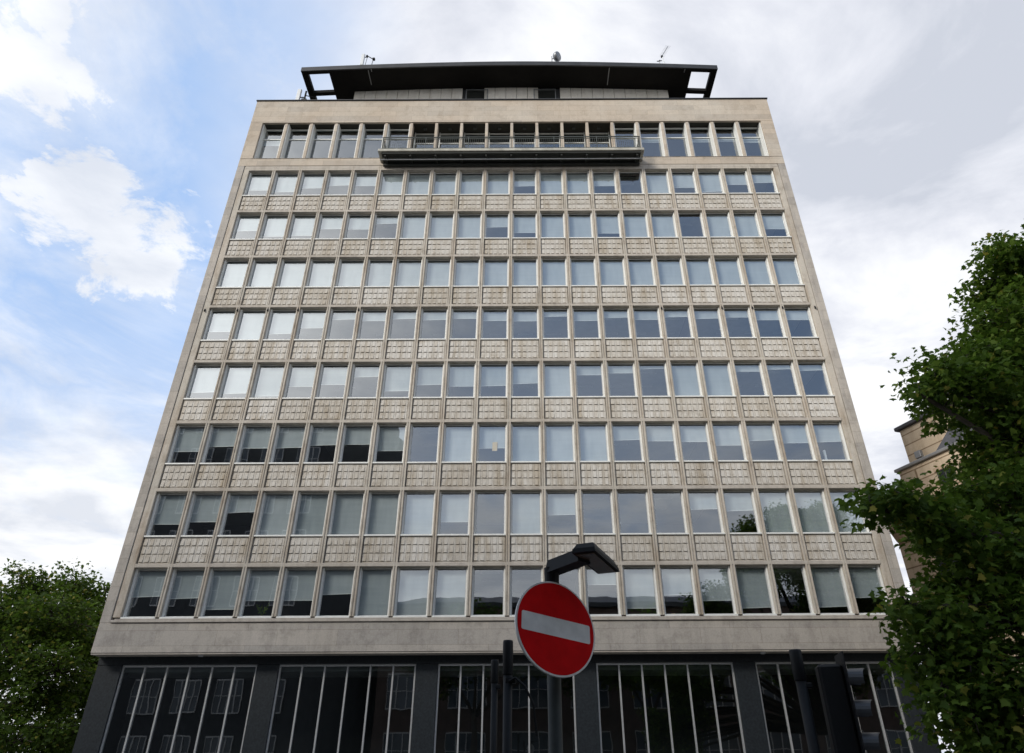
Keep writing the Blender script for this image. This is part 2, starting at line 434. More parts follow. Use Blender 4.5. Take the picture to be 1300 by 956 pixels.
m.box(-15.1,15.1,.62,5,Z+3.8,Z+4.7,'ceiling'); m.box(-15.1,15.1,5,5.2,Z+3.8,T9+.5,'inside')
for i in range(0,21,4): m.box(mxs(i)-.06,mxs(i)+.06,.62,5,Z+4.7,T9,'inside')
m.build('office_interior',B)
# loggia linings of the top floor
m=MB(); m.box(-15.1,15.1,.092,5,T9+.002,T9+.2,'loggia')
for c in range(6,14):
    cx=-14.25+bay*c; m.box(cx-.09,cx+.09,.38,.5,T9-.1,T9,'rail')
m.box(-14.9,14.9,.40,1.2,S9-.2,S9-.021,'inside')
m.build('top_floor_ceiling',B)
# fixings at the fifth floor ribs
for i in (0,1,2,3,5,15,17,18,19,20):
    m=MB(); x=mxs(i) + (-.12 if i==0 else (.12 if i==20 else 0)); m.tube([(x,-.10,S[4]+OH-.22),(x,-.05,S[4]+OH-.2),(x,-.04,S[4]+OH-.08)],[.03,.045,.03],'blackpaint',8); m.build('bracket',B)

# balcony ---------------------------------------------------------------
m=MB(); BZ=Z+29.27; by=-.95
m.bevbox(-7.5,7.5,by,-.06,BZ+.02,BZ+.22,'balcony',.02)
bal=m.build('balcony',B)
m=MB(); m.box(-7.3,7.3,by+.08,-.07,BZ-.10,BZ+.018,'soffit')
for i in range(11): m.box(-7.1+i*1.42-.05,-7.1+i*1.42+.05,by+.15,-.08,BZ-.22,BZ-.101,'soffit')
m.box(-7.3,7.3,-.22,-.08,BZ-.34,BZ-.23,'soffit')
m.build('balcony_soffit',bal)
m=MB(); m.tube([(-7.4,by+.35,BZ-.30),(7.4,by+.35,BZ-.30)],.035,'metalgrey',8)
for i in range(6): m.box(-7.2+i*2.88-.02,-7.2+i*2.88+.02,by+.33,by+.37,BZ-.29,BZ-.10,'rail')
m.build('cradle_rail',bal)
m=MB(); rt=BZ+.22+.98; ry=by+.07
m.box(-7.34,7.34,ry-.025,ry+.025,rt-.05,rt,'rail'); m.box(-7.34,7.34,ry-.015,ry+.015,rt-.17,rt-.14,'rail'); m.box(-7.34,7.34,ry-.015,ry+.015,BZ+.28,BZ+.31,'rail')
nb=int(14.6/.115)
for i in range(nb+1):
    x=-7.3+14.6*i/nb; m.box(x-.008,x+.008,ry-.008,ry+.008,BZ+.31,rt-.17,'rail')
for s in (-1,1):
    x=7.31*s; m.box(x-.02,x+.02,ry+.026,-.06,rt-.05,rt,'rail'); 
    for i in range(8): m.box(x-.008,x+.008,ry+.05+i*.1,ry+.066+i*.1,BZ+.2,rt-.05,'rail')
for i in range(7): x=-7.3+i*14.6/6; m.box(x-.02,x+.02,ry-.02,ry+.02,BZ+.2,rt-.05,'rail')
m.build('railing',bal)

# penthouse + canopy -------------------------------------------------------
PX0,PX1,PY=-10.4,10.2,1.6
def cz(x):   # underside height of the canopy
    u=abs(x)/13.3; return Z+37.92-.5*u**1.7
m=MB(); n=int(round((PX1-PX0)/.72)); stp=(PX1-PX0)/n
for i in range(n):
    x0=PX0+i*stp; xm=x0+stp/2
    if -3.05<xm<-1.6 or 1.39<xm<2.8:
        m.box(x0,x0+stp,PY+.1,PY+.3,TOP-.4,cz(xm)-.01,'inside'); continue
    m.bevbox(x0+.012,x0+stp-.012,PY,PY+.2,TOP-.4,cz(xm)+.1,'pent',.008)
m.box(PX0,PX1,PY+.21,PY+.3,TOP-.4,cz(0)-.6,'inside')
m.box(PX0,PX0+.2,PY+.31,10,TOP-.4,cz(10),'panel'); m.box(PX1-.2,PX1,PY+.31,10,TOP-.4,cz(10),'panel')
pent=m.build('penthouse',B)
for lx in (-3.08,1.37):
    m=MB(); w=1.46; z0,z1=TOP-.3,Z+37.75
    m.box(lx,lx+.06,PY-.03,PY+.1,z0,z1,'metalgrey'); m.box(lx+w-.06,lx+w,PY-.03,PY+.1,z0,z1,'metalgrey'); m.box(lx+.06,lx+w-.06,PY-.03,PY+.1,z1-.06,z1,'metalgrey')
    k=0
    while z0+k*.11<z1-.1:
        zz=z0+k*.11; m.add([(lx+.06,PY-.02,zz),(lx+w-.06,PY-.02,zz),(lx+w-.06,PY+.08,zz+.1),(lx+.06,PY+.08,zz+.1),(lx+.06,PY-.01,zz-.015),(lx+w-.06,PY-.01,zz-.015),(lx+w-.06,PY+.09,zz+.085),(lx+.06,PY+.09,zz+.085)],
          [(0,1,2,3),(7,6,5,4),(0,4,5,1),(2,6,7,3)],'rail'); k+=1
    m.build('louvre',pent)
CX0,CX1=-13.42,13.05; CF,CB=-.12,9.5
def slab(m,x0,x1,y0,y1,th,mat,top='canopyedge',steps=10,lift=0):
    xs=[x0+(x1-x0)*i/steps for i in range(steps+1)]
    for a,b in zip(xs[:-1],xs[1:]):
        za,zb=cz(a)+lift,cz(b)+lift
        m.add([(a,y0,za),(b,y0,zb),(b,y1,zb),(a,y1,za),(a,y0,za+th),(b,y0,zb+th),(b,y1,zb+th),(a,y1,za+th)],
              [(0,3,2,1),(0,1,5,4),(2,3,7,6)]+([(3,0,4,7)] if a==x0 else [])+([(1,2,6,5)] if b==xs[-1] else []),mat)
        m.add([(a,y0,za+th),(b,y0,zb+th),(b,y1,zb+th),(a,y1,za+th)],[(0,1,2,3)],top)
can=MB()
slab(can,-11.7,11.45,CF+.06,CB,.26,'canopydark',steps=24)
canopy=can.build('roof_canopy',B)
m=MB(); slab(m,CX0,CX1,CF-.03,CF+.058,.36,'canopyedge',steps=28,lift=-.02); m.build('fascia',canopy)
for xb,xo in (((CX0,CX0+.38),(CX0+.38,-11.70)),((CX1-.38,CX1),(11.45,CX1-.38))):
    m=MB(); slab(m,xb[0],xb[1],CF+.06,CB,.26,'canopydark',steps=1)
    for y0,y1 in ((CF+.061,CF+.28),(PY-.05,PY+.22),(4.4,4.7),(CB-.3,CB-.001)): slab(m,xo[0]-.002,xo[1]+.002,y0,y1,.24,'canopydark',steps=1,lift=.003)
    m.build('open_frame',canopy)
for x,y0,y1 in ((-9.2,.0,1.1),(6.2,.0,1.3),(-9.0,-.1,.1),(11.0,-.08,.2)):
    m=MB(); m.tube([(x,y0,cz(x)-.015),(x,y1,cz(x)-.015)],.028,'metalgrey',6); m.build('lightning_strip',canopy)

# street level --------------------------------------------------------------
GY=.6; m=MB()
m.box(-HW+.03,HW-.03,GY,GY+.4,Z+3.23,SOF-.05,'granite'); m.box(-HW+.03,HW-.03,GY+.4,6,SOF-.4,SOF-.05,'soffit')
pw=[(-HW+.03,-14.68),(-9.53,-8.69),(-3.47,-2.63),(2.55,3.39),(8.62,9.46),(14.64,HW-.03)]
m.build('street_beam',B)
for a,b in pw:
    m=MB(); m.bevbox(a,b,GY+.02,GY+.6,0.1,Z+3.228,'granite',.01); m.build('pier',B)
for (a0,a),(b,b1) in zip(pw[:-1],pw[1:]):
    x0,x1=a+.0,b-.0; m=MB(); n=6
    m.box(x0,x1,GY+.10,GY+.2,Z+3.15,Z+3.227,'steel'); m.box(x0,x1,GY+.10,GY+.2,.7,.8,'steel'); m.box(x0,x1,GY+.14,GY+.3,.12,.7,'granite')
    for i in range(n+1):
        x=x0+(x1-x0)*i/n; x=min(max(x,x0+.035),x1-.035); m.box(x-.03,x+.03,GY+.09,GY+.2,.8,Z+3.149,'steel')
    m.box(x0,x1,GY+.11,GY+.19,Z+2.28,Z+2.33,'steel') if False else None
    sw=m.build('street_window',B)
    m=MB(); m.add([(x0,GY+.15,.8),(x1,GY+.15,.8),(x1,GY+.15,Z+3.15),(x0,GY+.15,Z+3.15)],[(0,1,2,3)],'shopglass'); m.build('pane',sw)
m=MB(); m.box(-HW+.1,HW-.1,GY+2.5,GY+2.6,.1,Z+3.2,'inside'); m.box(-HW+.1,HW-.1,GY+.3,GY+2.5,Z+3.0,Z+3.2,'ceiling'); m.build('street_interior',B)
for x in (-11.6,9.7):
    m=MB(); m.tube([(x,.25,SOF-.10),(x,.25,SOF-.046)],[.09,.10],'antwhite',12); m.build('soffit_light',B)

# things on the window sills ------------------------------------------------
def sillx(c): return -14.25+bay*(c-1)
def plant(x,z,s,label):
    t=empty('potted_plant',(x,FY+.45,z)); tag(t,label,'plant')
    m=MB(); m.tube([(0,0,0),(0,0,.12*s)],[.05*s,.075*s],'pot',10); m.build('pot',t)
    m=MB(); r=random.Random(int(abs(x)*10))
    for i in range(16):
        a=r.uniform(0,2*PI); l=r.uniform(.15,.4)*s; p=Vector((math.cos(a)*l*.6,math.sin(a)*l*.3,.12*s+l))
        m.tube([(0,0,.1*s),p*.6+Vector((0,0,.06)),p],[.006,.004,.003],'leaf',4)
        for q in range(3):
            d=Vector((r.uniform(-1,1),r.uniform(-.4,.4),r.uniform(-.4,1))).normalized()*.07*s; e=d.cross(Vector((0,1,.2))).normalized()*.03*s; c=p*(.7+.15*q)
            m.add([c,c+d*.5+e,c+d,c+d*.5-e],[(0,1,2,3)],'leaf')
    m.build('foliage',t)
m=MB(); m.box(-15.1,15.1,.29,.62,Z+4.70,Z+4.80,'inside'); m.build('inner_sill',B)
plant(sillx(4)+.1,Z+4.8,1.1,'leafy pot plant in the lowest row window, fourth from the left corner')
def item(kind,x,z,w,h,mat,label,cat):
    t=MB(); t.bevbox(-w/2,w/2,-.05,.05,0,h,mat,.008); t.box(-w/2+.01,w/2-.01,-.051,-.05,h*.45,h*.55,'white') if h>.2 else None
    o=t.build(kind,None,(x,FY+.42,z)); tag(o,label,cat); return o
t=MB(); t.add([(-.11,0,0),(.11,0,.0),(.12,0,.42),(-.10,0,.42)],[(0,1,2,3)],'paper'); o=t.build('paper_notice',None,(sillx(10)+.12,FY+.262,S[2]+.62)); tag(o,'yellow paper notice hanging in a third row window near the middle','notice')
item('storage_box',sillx(15)-.25,Z+4.8,.16,.14,'paper','small yellow box on the lowest row sill above the granite pier','box')
item('paper_stack',sillx(16)-.3,Z+4.8,.22,.12,'antwhite','white paper stack on a lowest row sill right of the yellow box','papers')
item('paper_roll',sillx(20)-.25,S[2]+.09,.09,.55,'antwhite','white rolled sheet standing in the third row window at the right end','roll')

# rooftop antennas ------------------------------------------------------------
def at(px,py,Y):   # world point seen at a photo position on the plane of depth Y
    th=.5522; a=(px-667.8)/867; b=(433.5-py)/867
    d=Vector((a,math.cos(th)-b*math.sin(th),math.sin(th)+b*math.cos(th)))
    d*=Y/d.y; return Vector((d.x+CAMX,Y,d.z+CAMZ))
YA=FY+.0; RT=cz(0)+.33
def roofz(x): return cz(x)+.34
def local(o,p): return tuple(Vector(p)-Vector(o.location))
# panel antenna pair near the left of the canopy
b0=at(464,80,YA); a0=empty('panel_antenna',(b0.x,YA,roofz(b0.x))); tag(a0,'white panel antenna with two thin masts on the left of the dark canopy','antenna','rooftop antennas')
m=MB(); m.bevbox(-.22,.0,-.08,.06,.1,1.25,'antwhite',.03); m.build('panel',a0)
m=MB(); m.tube([(.08,.02,-.02),(.16,.02,1.1)],.022,'metalgrey',6); m.tube([(.5,.02,-.02),(.56,.02,.85)],.03,'metalgrey',6); m.build('mast',a0)
m=MB(); m.tube([(0,.0,.95),(.22,.0,1.05),(.6,.02,.75)],.03,'blackpaint',6); m.bevbox(.52,.68,-.08,.08,.68,.85,'blackpaint',.02); m.bevbox(.08,.2,-.08,.04,.95,1.12,'blackpaint',.02); m.build('bracket',a0)
# dish
b0=at(703,79,YA); d0=empty('satellite_dish',(b0.x,YA,roofz(b0.x))); tag(d0,'round grey dish on a short mast at the middle of the dark canopy','satellite dish','rooftop antennas')
m=MB(); m.tube([(0,0,-.02),(0,0,.72)],.03,'metalgrey',8); m.build('mast',d0)
m=MB(); ax=Vector((.75,-.55,-.25)).normalized(); c=Vector((.32,-.12,.52))
m.tube([c-ax*.16,c-ax*.13,c-ax*.02,c+ax*.10,c+ax*.13],[.10,.27,.31,.31,.29],'metalgrey',22); smooth(m.build('reflector',d0))
m=MB(); m.tube([(0,0,.42),c-ax*.15],.03,'blackpaint',6); m.build('bracket',d0)
# yagi
b0=at(846,81,YA); y0=empty('aerial',(b0.x,YA,roofz(b0.x))); tag(y0,'thin slanted aerial on a white mast at the right of the dark canopy','aerial','rooftop antennas')
m=MB(); m.tube([(0,0,-.02),(-.08,0,.95)],.035,'antwhite',6); m.build('mast',y0)
m=MB(); A=Vector((-.1,0,.95)); Bv=Vector((.42,0,2.0)); m.tube([A,Bv],.022,'metalgrey',6)
for i in range(9):
    p=A.lerp(Bv,i/8); m.tube([p+Vector((-.16,.05,.09)),p+Vector((.16,-.05,-.09))],.007,'metalgrey',4)
m.bevbox(-.16,-.04,-.06,.06,.84,.98,'blackpaint',.01); m.build('boom',y0)
b0=at(840,82,YA); y1=empty('sensor_mast',(b0.x,YA,roofz(b0.x))); tag(y1,'tiny black sensor mast just left of the slanted aerial','antenna','rooftop antennas')
m=MB(); m.tube([(0,0,-.02),(0,0,.4)],.025,'metalgrey',6); m.build('mast',y1)
m=MB(); m.tube([(-.16,0,.42),(.16,0,.48)],.03,'blackpaint',6); m.tube([(0,-.12,.36),(0,.12,.56)],.03,'blackpaint',6); m.build('sensor',y1)
# left end cellular panel
b0=at(381,122,FY+1.3); c0=empty('cellular_antenna',(b0.x,FY+1.3,TOP-.35)); tag(c0,'white cellular panel antenna clamped beyond the open left end of the canopy','antenna','rooftop antennas')
m=MB(); m.bevbox(-.13,.13,-.1,.06,.8,3.05,'antwhite',.03); m.build('panel',c0)
m=MB(); m.tube([(.42,.0,.0),(.42,.0,2.9)],.06,'blackpaint',8)
for z in (1.4,2.3): m.tube([(.1,-.02,z),(.42,0,z)],.04,'blackpaint',6); m.tube([(.42,0,z+.2),(1.0,.2,z+.25)],.03,'blackpaint',6)
m.bevbox(.25,.6,-.12,.12,1.6,2.1,'blackpaint',.03); m.build('bracket',c0)

# ------------------------------------------------------------------ no entry sign on its lit post
az,tl,rl=.52,-.1567,-.122
h=Vector((math.cos(az),math.sin(az),0)); up0=Vector((0,0,1)); nn=h.cross(up0)
up=math.cos(tl)*up0+math.sin(tl)*nn
h2=math.cos(rl)*h+math.sin(rl)*up; up2=-math.sin(rl)*h+math.cos(rl)*up; n2=h2.cross(up2)
sc=Vector((.1887+CAMX,4.7431,.7429+CAMZ))
rot=Matrix((h2,up2,n2)).transposed().to_4x4(); rot.translation=sc
def disc(m,R,z0,z1,mat,bev=.0,n=96):
    pts=[]; 
    for k in range(n):
        w=2*PI*k/n; pts.append((math.cos(w),math.sin(w)))
    vs=[(x*R,y*R,z0) for x,y in pts]+[(x*(R-bev),y*(R-bev),z1) for x,y in pts]
    fs=[tuple(range(n))[::-1],tuple(range(n,2*n))]+[(i,(i+1)%n,(i+1)%n+n,i+n) for i in range(n)]
    m.add(vs,fs,mat)
sg=empty('no_entry_sign',(0,0,0)); sg.matrix_world=rot; tag(sg,'round red no entry sign with a white bar, tilted on its dark post','road sign')
m=MB(); disc(m,.300,-.012,.0,'signback'); m.build('backing_plate',sg)
m=MB(); disc(m,.3005,.0001,.003,'signwhite',.002); m.build('border',sg)
m=MB(); disc(m,.288,.0032,.0045,'red'); m.build('red_face',sg)
m=MB(); bw,bh,r=.2579,.059,.012; poly=[]
for cx_,cy_,a0_ in ((bw-r,bh-r,0),(-bw+r,bh-r,90),(-bw+r,-bh+r,180),(bw-r,-bh+r,270)):
    for q in range(5):
        a=math.radians(a0_+q*22.5); poly.append((cx_+r*math.cos(a),cy_+r*math.sin(a)))
n_=len(poly); m.add([(x,y,.0046) for x,y in poly]+[(x,y,.0056) for x,y in poly],[tuple(range(n_))[::-1],tuple(range(n_,2*n_))]+[(i,(i+1)%n_,(i+1)%n_+n_,i+n_) for i in range(n_)],'signwhite'); m.build('white_bar',sg)
for y in (-.13,.13):
    m=MB(); m.box(-.09,.09,y-.02,y+.02,-.045,-.013,'metalgrey'); m.build('clamp',sg)
pp=empty('lamp_post',(.172+CAMX,4.84,.12)); tag(pp,'dark slim post behind the no entry sign with a flat black lantern on top','lamp post')
PT=1.13+CAMZ-.12
m=MB(); m.tube([(0,0,0),(0,0,.9),(0,0,.92),(0,0,PT)],[.057,.057,.044,.044],'postpaint',20); smooth(m.build('post',pp))
# lantern: stub arm then flat lozenge head
def obox(m,c,ux,uy,uz,lx,ly,lz,mat,tx=1.,ty=1.):
    c=Vector(c); vs=[]
    for k in (-1,1):
        fx=tx if k>0 else 1; fy=ty if k>0 else 1
        for i,j in ((-1,-1),(1,-1),(1,1),(-1,1)): vs.append(c+ux*lx*i*fx+uy*ly*j*fy+uz*lz*k)
    m.add(vs,[(0,3,2,1),(4,5,6,7),(0,1,5,4),(1,2,6,5),(2,3,7,6),(3,0,4,7)],mat)
LC=Vector((.476+CAMX,4.74,1.165+CAMZ))-pp.location
ax1=Vector((.375,.925,-.02)).normalized(); ax2=Vector((.925,-.375,.0)).normalized(); ax2=(ax2-ax1*ax1.dot(ax2)).normalized(); ax3=ax1.cross(ax2)*-1
if ax3.z<0: ax3=-ax3
m=MB(); obox(m,LC,ax1,ax2,ax3,.29,.080,.014,'blackpaint',.98,.95); obox(m,LC+ax3*.034,ax1,ax2,ax3,.275,.075,.019,'blackpaint',.9,.75); 
head=m.build('lantern_head',pp)
m=MB(); obox(m,LC-ax3*.019,ax1,ax2,ax3,.255,.06,.003,'lampglass'); m.build('diffuser',head)
m=MB(); a_=Vector((.012,0,PT+.005)); b_=LC-ax3*.012-ax1*.13-ax2*.07; dd=(b_-a_); L=dd.length; dd.normalize(); s_=dd.cross(up0).normalized(); u_=s_.cross(dd)
obox(m,(a_+b_)/2+u_*.012,dd,s_,u_,L/2+.03,.06,.043,'blackpaint',.88,.7); m.tube([(0,0,PT-.12),(0,0,PT+.01)],[.048,.052],'blackpaint',16); m.build('arm',pp)

# ------------------------------------------------------------------ traffic signal posts
def cap_post(name,x,y,ztop,r,label,cable=False,rz=0):
    t=empty(name,(x,y,.12),rz); tag(t,label,'signal post'); hh=ztop-.12
    m=MB(); m.tube([(0,0,0),(0,0,hh-.34)],r*.86,'blackpaint',18); smooth(m.build('post',t))
    m=MB(); m.tube([(0,0,hh-.34),(0,0,hh-.33),(0,0,hh-.02),(0,0,hh)],[r*.9,r,r,r*.9],'blackpaint',20); smooth(m.build('cap',t))
    m=MB(); m.bevbox(-r*.5,r*1.6,-.05,.05,hh-.42,hh-.36,'blackpaint',.01); m.build('bracket',t)
    return t,hh
def signal_head(t,hh,rx,face):
    # three aspects; face = heading of the lenses in the local frame
    hd=empty('x',(0,0,0)); bpy.data.objects.remove(hd)
    m=MB(); m.bevbox(-.13,.13,-.14,.14,-1.0,0,'blackpaint',.03); o=m.build('signal_head',t,(rx,0,hh)); o.rotation_euler=(0,0,face)
    m=MB(); m.bevbox(-.26,.26,.141,.155,-1.12,.12,'blackpaint',.004)
    mb=m.build('backing_board',o,(0,-.295,0))
    for k,cm in enumerate(('lens_r','lens_a','lens_g')):
        z=-.17-.33*k
        v=[];f=[];n=14
        for i in range(n+1):
            a=PI*(-.12+1.24*i/n)
            for r_,yy,dr in ((.115,-.16,0),(.125,-.16,0),(.115,-.40+.10*abs(math.cos(a))*.6,0),(.125,-.40+.10*abs(math.cos(a))*.6,0)): v.append((r_*math.cos(a),yy,z+r_*math.sin(a)))
        for i in range(n):
            a=i*4;b=a+4; f+= [(a,b,b+2,a+2),(a+1,a+3,b+3,b+1),(a+2,b+2,b+3,a+3),(a,a+1,b+1,b)]
        q=MB(); q.add(v,f,'visor'); q.build('visor',o)
        q=MB(); q.tube([(0,-.14,z),(0,-.165,z)],[.105,.095],cm,20); q.build('lens',o)
M['visor']=plain('visor_grey',(.055,.058,.062),.4,.2)
M['lens_r']=plain('red_lens',(.12,.01,.01),.2,.1); M['lens_a']=plain('amber_lens',(.14,.06,.01),.2,.1); M['lens_g']=plain('green_lens',(.01,.07,.05),.2,.1)
t1,h1=cap_post('traffic_signal_post',CAMX-.205,8.0,Z+1.125,.055,'black capped signal post just left of the no entry sign with a looping cable')
m=MB(); m.tube([(.02,-.05,h1-.40),(.08,-.07,h1-.37),(.18,-.07,h1-.45),(.27,-.05,h1-.62),(.30,0,h1-.9)],.013,'blackpaint',6); m.build('cable',t1)
t2,h2_=cap_post('bollard_post',CAMX-.515,12.0,Z+1.40,.062,'lower thin dark post farther behind the signal post left of the sign')
t3,h3=cap_post('traffic_signal',CAMX+3.24,9.0,Z+1.145,.072,'black traffic signal with grey hood standing on the right before the street windows')
signal_head(t3,h3-.17,.36,math.radians(78))

# ------------------------------------------------------------------ buff stone neighbour on the right
Nb=empty('stone_mansion_block',(20.2,36,0)); tag(Nb,'buff stone corner building with bracketed cornice partly hidden by the right tree','building')
ang=math.atan2(-.945,.326); Nb.rotation_euler=(0,0,ang)
# local x runs along the wall towards the camera, local y to the left of that = into (-)...: wall body lies at +y
z1=Z+10.55
m=MB(); m.bevbox(0,26,0,14,0,z1,'buff',.03); m.build('wall',Nb)
m=MB(); 
for i,(o,a,b) in enumerate(((.25,0,.25),(.55,.25,.42),(.85,.42,.75))): m.bevbox(-o,26,-o,14,z1+a+.001,z1+b,'buffdark',.02)
m.build('cornice',Nb)
for i in range(10):
    m=MB(); x=.25+i*1.45; m.prism([(-.14,0),(.14,0),(.14,0),(.14,0)],0,.0,'buffdark') if False else None
    m.add([(x-.14,-.003,z1-1.0),(x+.14,-.003,z1-1.0),(x+.14,-.003,z1),(x-.14,-.003,z1),(x-.14,-.18,z1-.85),(x+.14,-.18,z1-.85),(x+.14,-.62,z1-.12),(x-.14,-.62,z1-.12),(x+.14,-.62,z1),(x-.14,-.62,z1)],
          [(0,3,9,7,4),(1,5,6,8,2),(4,7,6,5),(7,9,8,6),(0,4,5,1),(3,2,8,9),(0,1,2,3)],'buffdark'); m.build('corbel',Nb)
z2=Z+13.5
m=MB(); m.bevbox(.5,26,.95,14,z1+.76,z2,'buff',.03); m.build('attic_wall',Nb)
m=MB(); m.bevbox(.35,26,.8,2.0,z2+.001,z2+.16,'metalgrey',.02); m.build('attic_coping',Nb)
m=MB(); m.add([(3.0,1.0,z2+.165),(26,1.0,z2+.165),(26,3.2,z2+3.4),(4.5,3.2,z2+3.4),(3.0,3.2,z2+.165),(26,3.2,z2+.165)],[(0,1,2,3),(0,3,4),(1,5,2)],'slate'); m.build('slate_roof',Nb)
z3=Z+16.75
m=MB(); m.bevbox(-.6,26,3.25,14,z2-.3,z3,'buff',.03); m.build('upper_wall',Nb)
m=MB(); m.bevbox(-.78,26,3.05,14.2,z3+.001,z3+.22,'slate',.03); m.build('upper_coping',Nb)
m=MB(); m.tube([(.55,3.15,z2+.1),(.45,3.15,z2+.9),(.3,3.15,z2+1.2)],.07,'metalgrey',8); m.bevbox(.1,.5,3.0,3.24,z2+1.2,z2+1.6,'metalgrey',.02); m.build('downpipe',Nb)
def nwin(x,y,z,w,hgt):
    m=MB(); m.box(x-w/2-.12,x+w/2+.12,y-.08,y-.003,z-.18,z-.03,'buffdark'); m.box(x-w/2-.12,x+w/2+.12,y-.06,y-.003,z+hgt+.02,z+hgt+.2,'buffdark')
    for a,b in ((x-w/2,x-w/2+.07),(x+w/2-.07,x+w/2),(x-.03,x+.03)): m.box(a,b,y-.05,y-.004,z,z+hgt,'rail')
    m.box(x-w/2+.07,x-.03,y-.045,y-.004,z+hgt*.5,z+hgt*.5+.05,'rail'); m.box(x+.03,x+w/2-.07,y-.045,y-.004,z+hgt*.5,z+hgt*.5+.05,'rail')
    o=m.build('window',Nb); q=MB(); q.add([(x-w/2,y-.012,z),(x+w/2,y-.012,z),(x+w/2,y-.012,z+hgt),(x-w/2,y-.012,z+hgt)],[(0,1,2,3)],'darkpane'); q.build('pane',o)
M['darkpane']=plain('dark_window_glass',(.02,.025,.03),.08,.2)
for x in (3.3,7,11,15): nwin(x,.95,z1+1.05,1.0,1.1)
for x in (2.6,6,9.4,12.8,16.2):
    for z in (Z+7.4,Z+3.6,1.0): nwin(x,0,z,1.2,2.1)

# ------------------------------------------------------------------ buildings across the road, mirrored in the glass
M['oppane']=plain('opposite_glass',(.10,.125,.15),.1,.7,.35)  # pale uneven base colour stands in for bright sky mirrored in these panes
def opp(name,x0,x1,y,z,mat,nx,nz,label,curve=False):
    t=empty(name,(x0,y,0)); tag(t,label,'building'); W=x1-x0
    m=MB()
    if curve:
        R=7; m.box(0,W-R,-14,0,0,z,mat); pts=[]
        m.tube([(W-R,-R-.02,0),(W-R,-R-.02,z*.93),(W-R,-R-.02,z*.93+.02),(W-R,-R-.02,z)],[R,R,R*.8,R*.8],mat,40)
    else: m.box(0,W,-14,0,0,z,mat)
    m.box(-.2,W-(7 if curve else 0)+.2,-14.2,.3,z+.001,z+.4,'oppdark')
    m.build('wall',t)
    q=MB(); w=W/nx*.62; hh=z/nz*.62
    q.box(0,w,.002,.10,0,.1,'steel'); q.box(0,w,.002,.10,hh-.1,hh,'steel')
    for i in range(5): q.box(w*i/4-.04 if i else 0,w*i/4+.04,.005,.11,.1,hh-.1,'steel')
    q.box(.04,w-.04,.006,.09,hh*.5,hh*.5+.06,'steel')
    me=q.mesh('window'); q=MB(); q.add([(0,.03,0),(w,.03,0),(w,.03,hh),(0,.03,hh)],[(0,3,2,1)],'oppane'); pm=q.mesh('pane')
    for i in range(nx):
        for k in range(nz):
            xx=W/nx*(i+.19)
            if curve and xx+w>W-7: continue
            o=link('window',me,t,(xx,0,z/nz*(k+.2))); link('pane',pm,o)
    return t
opp('dark_glazed_block',-72,-13.5,-14,36.8,'oppdark',15,8,'dark glazed block with a rounded corner across the road, mirrored in the lower left windows',True)
o2=opp('brick_terrace',-13.4,38,-14,14.5,'oppbrick',9,3,'brick terrace across the road, mirrored in the lowest row of windows')
m=MB(); m.add([(0,0,14.9),(51,0,14.9),(51,-7,16.8),(3,-7,16.8),(0,-14,14.9),(51,-14,14.9)],[(0,1,2,3),(0,3,4),(3,2,5,4),(1,5,2)],'slate'); m.build('roof',o2)

